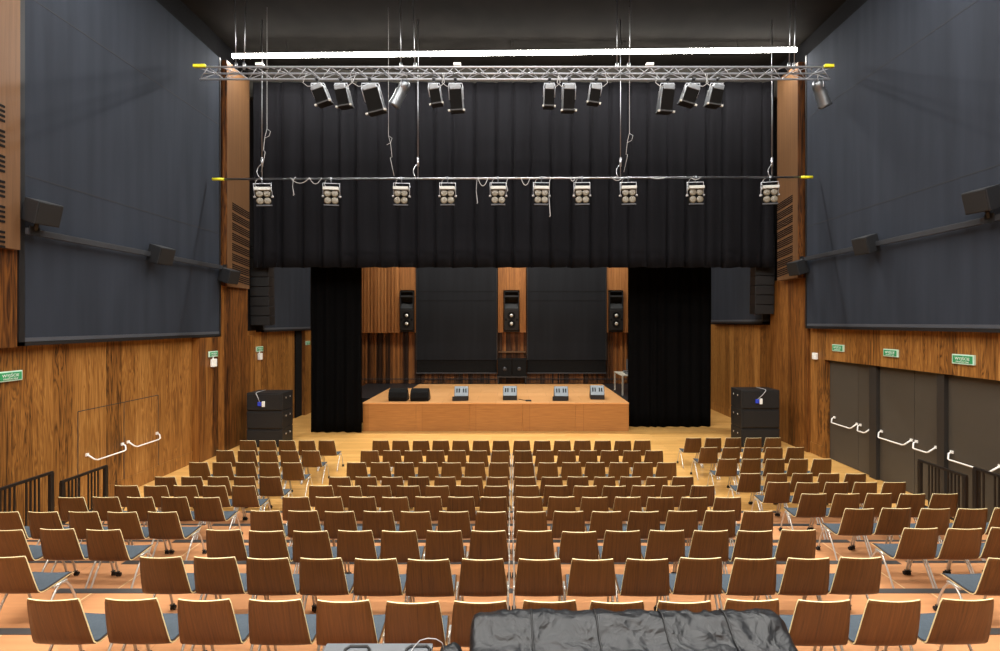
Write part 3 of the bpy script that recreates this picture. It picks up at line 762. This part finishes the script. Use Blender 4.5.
for k in range(16):
    x = rn.uniform(TX0+.5, TX1-1.8); L_ = rn.uniform(.6, 1.5)
    b.tube(arc((x, TY-.1, TZ1+.03), (x+L_, TY-.05, TZ1+.03), rn.uniform(-.05, .10), 8), .012, 5)
b.build('cable_run', M['cable_black'], truss)

# spotlights on the truss: dark oblong hoods in silver yokes
def spot(px0, px1, py1, lean, label, k):
    d = TY; w = (px1-px0)*d/F; x = XX((px0+px1)/2, d); zt = TZ0-.02; zb = ZZ(py1, d)
    t = empty('stage_spotlight', (x, d, zt), label, 'spotlight', 'oblong spotlights on the truss')
    Lh = (zt-zb)-.21; w = w*.62
    piv = Vector((x, d, zt-.16))
    R = Matrix.Translation(piv) @ Euler((math.radians(12), math.radians(lean), 0)).to_matrix().to_4x4()
    hd = .20
    pts = [(-w*.40, -.02), (w*.40, -.02), (w*.5, -.12), (w*.5, -Lh+.05), (-w*.5, -Lh+.05), (-w*.5, -.12)]
    MB().prism(pts, 'y', -hd, hd, bev=.015, mat=R).build('housing', M['lamp_body'], t)
    b = MB().box((-w*.46, -hd-.01, -.13), (w*.46, hd+.01, .0), bev=.015, mat=R)
    s = -1 if lean > 0 else 1
    b.box((s*w*.5, -hd*.9, -Lh+.06), (s*w*.57, hd*.9, -.1), bev=.008, mat=R)
    b.build('metal_cap', M['lamp_side'], t)
    fl = MB().box((-w*.6, -hd*1.1, -Lh+.02), (w*.6, hd*1.1, -Lh+.06), bev=.006, mat=R)
    fl.build('barn_frame', M['black'], t)
    for q in (-1, 1):
        MB().box((q*w*.54, -hd*1.2, -Lh-.0), (q*w*.72, -hd*.8, -Lh+.05), bev=.01, mat=R).build('frame_clip', M['lamp_lip'], t)
    yk = MB().tube([R @ Vector((-w*.6, 0, -Lh*.5)), R @ Vector((-w*.6, 0, -.02)), (x-w*.55, d, zt-.09), (x+w*.55, d, zt-.09), R @ Vector((w*.6, 0, -.02)), R @ Vector((w*.6, 0, -Lh*.5))], .014, 6)
    yk.build('yoke', M['galv'], t)
    MB().tube([(x, d, zt-.09), (x, d, zt+.02)], .02, 8).box((x-.04, d-.12, zt-.02), (x+.04, d+.04, zt+.03), bev=.01).build('clamp', M['dull_metal'], t)
    sgn = -1 if k % 2 else 1
    MB().tube([R @ Vector((0, -hd, -.05)), (x-sgn*w*.7, d-.1, zt-.22), (x-sgn*w*1.1, d-.1, zt-.12), (x-sgn*w*.9, d-.05, zt+.15)], .010, 6).build('power_cable', M['cable'], t)
SP = [(308, 327, 107, -20), (332, 350, 109, -10), (358, 382, 115, -14), (426, 442, 107, -9), (446, 465, 113, -3), (542, 557, 109, 2), (560, 578, 113, 1), (588, 604, 106, 9), (658, 677, 114, 4), (683, 703, 107, 18), (708, 726, 108, 10)]
spn = ['leftmost dark oblong spotlight on the truss, leaning', 'second oblong spotlight from the left end of the truss', 'large leaning spotlight just left of the silver tilted can', 'small spotlight just right of the silver tilted can', 'large upright spotlight right of the silver can and small spotlight', 'leftmost spotlight of the middle trio on the truss', 'large spotlight in the centre of the middle truss trio', 'rightmost spotlight of the middle trio on the truss', 'large spotlight, leftmost of the right hand truss trio', 'strongly leaning spotlight in the middle of the right truss trio', 'rightmost spotlight of the right hand truss trio']
for k, (a, b_, c, l) in enumerate(SP): spot(a, b_, c, l, spn[k], k)
# silver tilted cans
def par_can(x, tipdir, label):
    zt = TZ0-.02; d = TY
    t = empty('par_can', (x, d, zt), label, 'spotlight', 'silver par cans on the truss')
    ax = Vector(tipdir).normalized(); c = Vector((x, d, zt-.26))
    MB().lathe([(.07, -.26), (.13, -.21), (.15, -.08), (.13, .02), (.15, .05), (.15, .40), (.165, .42), (.165, .47), (.14, .47)], c, ax, 20).build('housing', M['lamp_side'], t)
    a = ax.cross(Vector((0, 1, 0))).normalized()
    MB().lathe([(.19, .45), (.19, .49), (.12, .50)], c, ax, 4).build('colour_frame', M['dull_metal'], t)
    MB().tube([c+Vector((0, -.17, 0)), c+Vector((0, -.17, .12)), (x, d-.12, zt-.06), (x, d+.12, zt-.06), c+Vector((0, .17, .12)), c+Vector((0, .17, 0))], .014, 6).build('yoke', M['galv'], t)
    MB().tube([(x, d, zt-.06), (x, d, zt+.03)], .025, 8).build('clamp', M['dull_metal'], t)
    MB().tube([c-ax*.22, c-ax*.3+Vector((0, -.1, .06)), (x-.1, d-.1, zt+.1)], .011, 6).build('power_cable', M['cable'], t)
par_can(XX(402, 12.95), (-.55, .25, -.8), 'silver cylindrical can light tilted left near the truss middle')
par_can(XX(820.5, 12.95), (.5, .3, -.75), 'silver cylindrical can light at the right end of the truss')

# lighting bar with four-lamp blinders
BY = 14.2; BZ = ZZ(178.2, BY); BX0, BX1 = XX(212.5, BY), XX(812.5, BY)
bar = empty('lighting_bar', (0, BY, BZ), 'long thin steel bar carrying ten four-lamp blinders', 'bar')
MB().tube([(BX0+.2, BY, BZ-.03), (BX1-.2, BY, BZ+.03)], .027, 10).build('pipe', M['steel'], bar)
for x, s, dz in ((BX0, 1, -.03), (BX1, -1, .03)):
    MB().tube([(x, BY, BZ+dz), (x+s*.34, BY, BZ+dz)], .038, 10).build('end_marker', M['yellow'], bar)
for px in (262, 418, 620.5, 772):
    x = XX(px, BY); b = MB().tube([(x, BY, BZ+.02), (x, BY, 12.995)], .012, 6)
    b.tube([(x, BY, BZ+.35), (x, BY, BZ+.6)], .035, 8)
    b.tube(arc((x-.02, BY-.03, BZ+.4), (x-.06, BY-.03, BZ+.02), .09, 8, (-1, 0, 0)), .012, 6)
    b.build('suspension_cable', M['steel'], bar)
for a, c, sg in ((291, 310, .16), (310, 322, .18), (478, 488, .24), (521, 530, .22), (570, 575, .1), (612, 622, .08), (690, 700, .05), (650, 664, .03)):
    MB().tube(arc((XX(a, BY), BY-.04, BZ), (XX(c, BY), BY-.04, BZ), sg, 10), .011, 5).build('loose_cable', M['cable'], bar)
for px, py in ((294, 196), (477, 204), (549.5, 217), (507, 192)):
    x = XX(px, BY); zb = ZZ(py, BY)
    MB().tube([(x+.05, BY-.03, BZ+.02), (x, BY-.05, BZ-.08), (x-.02, BY-.05, (BZ+zb)/2), (x+.02, BY-.05, zb+.03), (x, BY-.05, zb)], [.008, .008, .008, .014, .014], 6).build('loose_cable', M['cable'], bar)
BL = [(261.5, 22), (331, 14), (401.5, 3), (447.5, 2), (498, 2), (541.5, -1), (582, -3), (628.3, -4), (695.5, -5), (770, -14)]
def blinder():
    t = empty('blinder_light', (0, 0, 0), None, 'stage light', 'four-lamp blinders on the bar')
    b = MB()
    b.box((-.20, -.06, -.80), (.20, .12, -.34), bev=.01).build('housing', M['lamp_body'], t)
    MB().box((-.22, -.16, -.36), (.22, .13, -.27), bev=.012).build('top_lip', M['lamp_lip'], t)
    MB().box((-.21, -.09, -.815), (.21, -.04, -.775)).build('bottom_lip', M['dull_metal'], t)
    for x in (-.1, .1):
        for z in (-.455, -.665):
            MB().lathe([(.095, 0), (.1, .03), (.092, .045), (.06, .035), (.02, .05)], (x, -.06, z), (0, -1, 0), 18).build('lamp', M['lamp_lens'], t)
    MB().tube([(-.235, .02, -.52), (-.235, .02, -.13), (.235, .02, -.13), (.235, .02, -.52)], .012, 6).build('yoke', M['galv'], t)
    for s in (-1, 1): MB().tube([(s*.2, .02, -.52), (s*.27, .02, -.52)], .03, 8).build('knob', M['cable'], t)
    MB().box((-.03, -.045, -.04), (.03, .045, .04), bev=.01).tube([(0, .02, -.13), (0, .02, 0)], .016, 6).build('clamp', M['lamp_side'], t)
    MB().tube([(-.1, .08, -.3), (-.2, .1, -.16), (-.16, .06, -.04), (-.05, .0, .035)], .010, 6).build('power_cable', M['cable'], t)
    return t
pro = blinder()
bn = ['first', 'second', 'third', 'fourth', 'fifth', 'sixth', 'seventh', 'eighth', 'ninth', 'last']
for k, (px, rz) in enumerate(BL):
    o = pro if k == 0 else copy_tree(pro)
    f = (XX(px, BY)-BX0)/(BX1-BX0)
    o.location = (XX(px, BY), BY, BZ-.03+.06*f); o.rotation_euler = (0, math.radians(-6) if k == 0 else math.radians(rn.uniform(-1.5, 1.5)), math.radians(rz))
    o['label'] = 'four-lamp blinder, %s from the left end of the thin bar' % bn[k] if k < 9 else 'four-lamp blinder at the right end of the thin bar, turned aside'
# loose hanging cables
for px, y0_, y1_, dpt, sx in ((388.5, 84, 176, 13.6, -1), (629.5, 84, 172, 13.6, 1), (267, 84, 172, 13.6, 1)):
    x = XX(px, dpt); za, zb = ZZ(y0_, dpt), ZZ(y1_, dpt); zm = za+(zb-za)*.6 if px > 300 else za+(zb-za)*.55
    pts = [(x, dpt, 12.98), (x, dpt, za), (x, dpt, zm+.1)]
    b = MB().tube(pts+[(x-.06*sx, dpt, zm-.12), (x-.1*sx, dpt, zm-.5), (x-.05*sx, dpt, (zm+zb)/2), (x-.16*sx, dpt, zb)], .007, 6)
    b.tube([(x, dpt, zm+.1), (x+.1, dpt, zm+.03), (x+.06, dpt, zm-.1), (x-.05, dpt, zm-.16)], .007, 6)
    o = b.build('hanging_cable', M['cable'], off=(x, dpt, zb))
    tag(o, {388.5: 'knotted grey cable hanging behind the silver tilted can light', 629.5: 'looped grey cable hanging down right of the stage centre', 267: 'knotted grey cable hanging near the left end of the truss'}[px], 'cable', 'loose hanging cables')

# ================================================================== chairs
def make_chair():
    t = empty('stacking_chair', (0, 0, 0), None, 'chair')
    # moulded ply shell: side profile (y, z, half width), from seat front to top of back
    prof = [(.215, .425, .225), (.19, .437, .232), (.10, .436, .240), (0, .430, .246), (-.10, .424, .250), (-.165, .424, .252), (-.20, .434, .252), (-.222, .460, .250),
            (-.236, .505, .247), (-.257, .59, .240), (-.279, .687, .231), (-.297, .773, .222), (-.309, .835, .214), (-.316, .869, .205)]
    th = .011; nx = 10
    def nrm(k):
        a = Vector(prof[max(k-1, 0)][:2]); b = Vector(prof[min(k+1, len(prof)-1)][:2]); d = (b-a).normalized()
        return Vector((-d.y, d.x)) if False else Vector((d.y, -d.x))
    b = MB(); bm = b.bm; top, bot = [], []
    for k, (y, z, hw) in enumerate(prof):
        n = nrm(k); back = max(0.0, min(1.0, (z-.44)/.3)); r1, r2 = [], []
        for i in range(nx+1):
            u = i/nx*2-1
            bow = -.030*back*(1-u*u)                        # back bows away from the sitter in the middle
            dip = -.010*(1-back)*(1-u*u)
            zz = z
            if k == len(prof)-1: zz -= .0
            r1.append(bm.verts.new((u*hw, y+bow-n.x*th/2, zz+dip-n.y*th/2)))
            r2.append(bm.verts.new((u*hw, y+bow+n.x*th/2, zz+dip+n.y*th/2)))
        top.append(r1); bot.append(r2)
    def q(a, b_, c, d, mi, sm=True):
        f = bm.faces.new((a, b_, c, d)); f.material_index = mi; f.smooth = sm
    m_ = len(prof)
    for k in range(m_-1):
        for i in range(nx):
            q(top[k][i], top[k][i+1], top[k+1][i+1], top[k+1][i], 0); q(bot[k][i], bot[k+1][i], bot[k+1][i+1], bot[k][i+1], 0)
        q(top[k][0], top[k+1][0], bot[k+1][0], bot[k][0], 1, False); q(top[k][nx], bot[k][nx], bot[k+1][nx], top[k+1][nx], 1, False)
    for i in range(nx):
        q(top[0][i], bot[0][i], bot[0][i+1], top[0][i+1], 1, False); q(top[-1][i], top[-1][i+1], bot[-1][i+1], bot[-1][i], 1, False)
    b.build('shell', [M['veneer'], M['edge']], t)
    # seat pad
    b = MB(); bm = b.bm; rows = []
    for y, z, hw in ((.205, .440, .212), (.17, .452, .218), (.05, .450, .228), (-.08, .444, .236), (-.16, .443, .240), (-.19, .452, .240)):
        rows.append([bm.verts.new((u*hw/4, y, z-.010*(1-(u/4)**2))) for u in range(-4, 5)]+[bm.verts.new((u*hw/4, y, z-.012-.010*(1-(u/4)**2))) for u in range(4, -5, -1)])
    n = len(rows[0])
    for k in range(len(rows)-1):
        for i in range(n):
            f = bm.faces.new((rows[k][i], rows[k][(i+1) % n], rows[k+1][(i+1) % n], rows[k+1][i])); f.smooth = False
    bm.faces.new(rows[0][::-1]); bm.faces.new(rows[-1])
    b.build('seat_pad', M['seat_cloth'], t)
    MB().tube([(-.254, .02, .408), (-.2, .02, .402), (.2, .02, .402), (.254, .02, .408)], .012, 8).box((-.262, -.06, .395), (-.22, .10, .418), bev=.006).box((.22, -.06, .395), (.262, .10, .418), bev=.006).build('seat_support', M['chrome'], t)
    for s in (-1, 1):
        x = s*.253
        MB().tube([(x, .03, .412), (x, -.02, .385), (x, -.10, .26), (x, -.225, .02), (x, -.232, .003)], .012, 8).build('leg', M['chrome'], t)
        lf = MB().tube([(x, -.03, .408), (x, .03, .412), (x, .09, .385), (x, .14, .31), (x, .185, .20), (x, .212, .10), (x, .216, .06)], .012, 8).build('leg', M['chrome'], t)
        c = MB()
        c.lathe([(.026, -.003), (.026, .003)], (x, .217, .066), (0, 0, 1), 10)
        c.box((x-.008, .21, .03), (x+.008, .235, .062))
        for q_ in (-.016, .016): c.lathe([(.021, -.009), (.026, -.005), (.026, .005), (.021, .009)], (x+q_, .235, .0265), (1, 0, 0), 12)
        c.tube([(x-.022, .235, .0265), (x+.022, .235, .0265)], .007, 6)
        c.build('castor', M['rubber'], lf)
    return t
proto = make_chair(); used = [False]
rc = random.Random(3)
def chair(x, i, label, group, dy=0.0):
    o = proto if not used[0] else copy_tree(proto)
    used[0] = True
    o.location = (x+rc.uniform(-.008, .008), rowd(i)+.31+dy+rc.uniform(-.015, .015), rowz(i))
    o.rotation_euler = (0, 0, math.radians(rc.uniform(-.4, .4)))
    o['label'] = label; o['group'] = group
P = .55
def rowname(i): return ['row nearest the stage', 'second row from the stage', 'third row from the stage', 'fourth row from the stage', 'fifth row from the stage', 'fifth row from the back', 'fourth row from the back', 'third row from the back', 'second row from the back', 'backmost row'][i]
for i in range(ROWS):
    for half, s in (('left', -1), ('right', 1)):
        for k in range(7):
            x = s*(k+.5)*(P+(-.008, -.008, -.008, -.006, -.006, -.006, -.006, -.008, -.003, .007)[i])+s*.012-.01
            dy = (.035*(x/3.8)**2 if i < 9 else .04*(x/3.8)**2) if i >= 6 else 0.0
            if i == 9:
                e = ((453.8, 385.6, 317, 248, 178, 105.5, 30) if s < 0 else (521.5, 588.5, 656, 724, 793.5, 863, 936))[k]
                x = XX(e+27.3, rowd(9)+dy+.02)
            chair(x, i, 'brown chair, centre block, %s, %s %s of the middle gap' % (rowname(i), ORD[k], half), 'brown chairs in the centre block', dy)
for i in range(9):
    pl = (.534, .534, .536, .54, .547, .56, .57, .595, .6)[i]; xo = (0, 0, 0, 0, .02, 0, 0, -.03, -.19)[i]
    for k in range(5):
        x = -5.0+xo-k*pl
        px = VX+x*F/rowd(i)
        if px > -22: chair(x, i, 'brown chair, left block, %s, %s out from the aisle' % (rowname(i), ORD[k]), 'brown chairs in the left block', .05 if i >= 7 else 0.0)
        dy = (.3, .3, .28, .22, .19, .16, .12, .09, 0)[i]; x = (4.94+.012*i+k*.543)*(1+dy/rowd(i)*.6)
        px = VX+x*F/rowd(i)
        if px < 1020: chair(x, i, 'brown chair, right block, %s, %s out from the aisle' % (rowname(i), ORD[k]), 'brown chairs in the right block', dy)

# ================================================================== covered mixing desk and flight case in front
PZ = RISE*7
desk = empty('covered_mixing_desk', (.72, 2.4, PZ), 'large mixing desk under a wrinkled black cover behind the chairs', 'mixing desk')
def cover(x0, x1, prof, nx, seed, name, parent, wr=.012):
    bm = bmesh.new(); grid = []
    # resample profile finely
    pts = []
    for a, b_ in zip(prof[:-1], prof[1:]):
        L_ = (Vector(b_)-Vector(a)).length; n = max(1, int(L_/.014))
        pts += [Vector(a).lerp(Vector(b_), t/n) for t in range(n)]
    pts.append(Vector(prof[-1]))
    for j, p in enumerate(pts):
        row = []
        for i in range(nx+1):
            x = x0+(x1-x0)*i/nx
            v = Vector((x*7, p.x*9+p.y*11, seed))
            dn = noise.noise(v)*wr*.7+noise.noise(v*2.7)*wr*.4-abs(noise.noise(Vector((x*6+p.x*9, p.x*8-x*5, seed+4))))*wr*1.5-abs(noise.noise(Vector((x*13-p.x*16, p.x*15+x*8, seed+9))))*wr*.8
            e = min(i, nx-i)/nx*(x1-x0); rd = .05
            drop = (1-math.sqrt(max(0, 1-(1-min(e, rd)/rd)**2)))*rd if e < rd else 0
            row.append(bm.verts.new((x, p.x+dn*.6, p.y+dn-drop)))
        grid.append(row)
    for j in range(len(grid)-1):
        for i in range(nx):
            f = bm.faces.new((grid[j][i], grid[j+1][i], grid[j+1][i+1], grid[j][i+1])); f.smooth = True
    # hanging sides
    for col in (0, nx):
        lo = [bm.verts.new((r[col].co.x+(.02 if col else -.02), r[col].co.y, 1.62)) for r in grid]
        for j in range(len(grid)-1):
            bm.faces.new((grid[j][col], grid[j+1][col], lo[j+1], lo[j])).smooth = True
    bmesh.ops.recalc_face_normals(bm, faces=bm.faces)
    bmesh.ops.solidify(bm, geom=list(bm.faces), thickness=-.006)
    mb = MB(); mb.bm.free(); mb.bm = bm
    return mb.build(name, M['tarp'], parent)
x0, x1 = XX(471, 2.82), XX(791, 2.82)
cv = cover(x0, x1, [(3.0, 1.62), (2.985, 2.25), (2.965, 2.282), (2.90, 2.292), (2.872, 2.286), (2.775, 2.212), (2.735, 2.198), (2.2, 2.14), (2.05, 2.08), (2.02, 1.62)], 170, 2.0, 'cover', desk)
for px in (531.8, 597, 664, 727.8):
    x = XX(px, 2.85)
    MB().tube([(x, 2.96, 2.289), (x, 2.90, 2.302), (x, 2.868, 2.296), (x+.002, 2.772, 2.222), (x+.004, 2.735, 2.208), (x+.004, 2.2, 2.152)], .006, 6).build('seam', M['tarp_seam'], cv)
MB().box((x0+.08, 2.1, 1.5), (x1-.08, 2.98, 2.1)).build('desk_body', M['black'], desk)
for x in (x0+.15, x1-.15):
    for y in (2.15, 2.92): MB().box((x-.04, y-.04, PZ), (x+.04, y+.04, 1.5)).build('leg', M['black'], desk)
cb = empty('covered_case', (-.34, 2.4, PZ), 'low black covered box beside the covered mixing desk', 'covered box')
c2 = cover(XX(441, 2.78), x0-.05, [(2.83, 1.62), (2.80, 2.15), (2.76, 2.215), (2.70, 2.215), (2.2, 2.15), (2.1, 1.62)], 16, 8.0, 'cover', cb, .02)
MB().box((-.38, 2.2, PZ), (x0-.08, 2.76, 2.1)).build('box_body', M['black'], cb)
fc = empty('flight_case', (-.72, 2.3, PZ), 'grey topped equipment case left of the black covers', 'case')
fx0, fx1, fy1, fz = XX(328, 2.68), XX(433, 2.68), 2.68, 2.262
MB().box((fx0, 1.95, PZ), (fx1, fy1, fz-.03), bev=.01).build('body', M['black'], fc)
MB().box((fx0-.01, 1.94, fz-.03), (fx1+.0, fy1+.01, fz), bev=.008).build('lid', M['case'], fc)
for a, b_ in ((346, 372), (407, 432)):
    xa, xb = XX(a, 2.64), XX(b_, 2.64)-.01
    MB().tube([(xa, 2.5, fz+.004), (xa, 2.63, fz+.004), (xa+.02, 2.655, fz+.004), (xb-.02, 2.655, fz+.004), (xb, 2.63, fz+.004), (xb, 2.5, fz+.004)], .008, 6).build('handle', M['cable_black'], fc)
o = MB().tube([(XX(412, 2.7), 2.5, fz+.004), (XX(414, 2.66), 2.64, fz+.006), (XX(420, 2.68), 2.68, fz+.02), (XX(428, 2.68), 2.68, fz+.032), (XX(436, 2.68), 2.68, fz+.028), (XX(442, 2.68), 2.68, fz+.008), (XX(444, 2.68), 2.68, fz-.03)], .0026, 6).build('thin_cable', M['cable'], off=(XX(428, 2.7), 2.7, fz)); tag(o, 'thin pale cable looping over the grey case edge', 'cable')

# ------------------------------------------------------------------ world: dark, the hall is closed
w = D.worlds.new('world'); bpy.context.scene.world = w; w.use_nodes = True
w.node_tree.nodes['Background'].inputs[0].default_value = (.02, .02, .022, 1); w.node_tree.nodes['Background'].inputs[1].default_value = .3
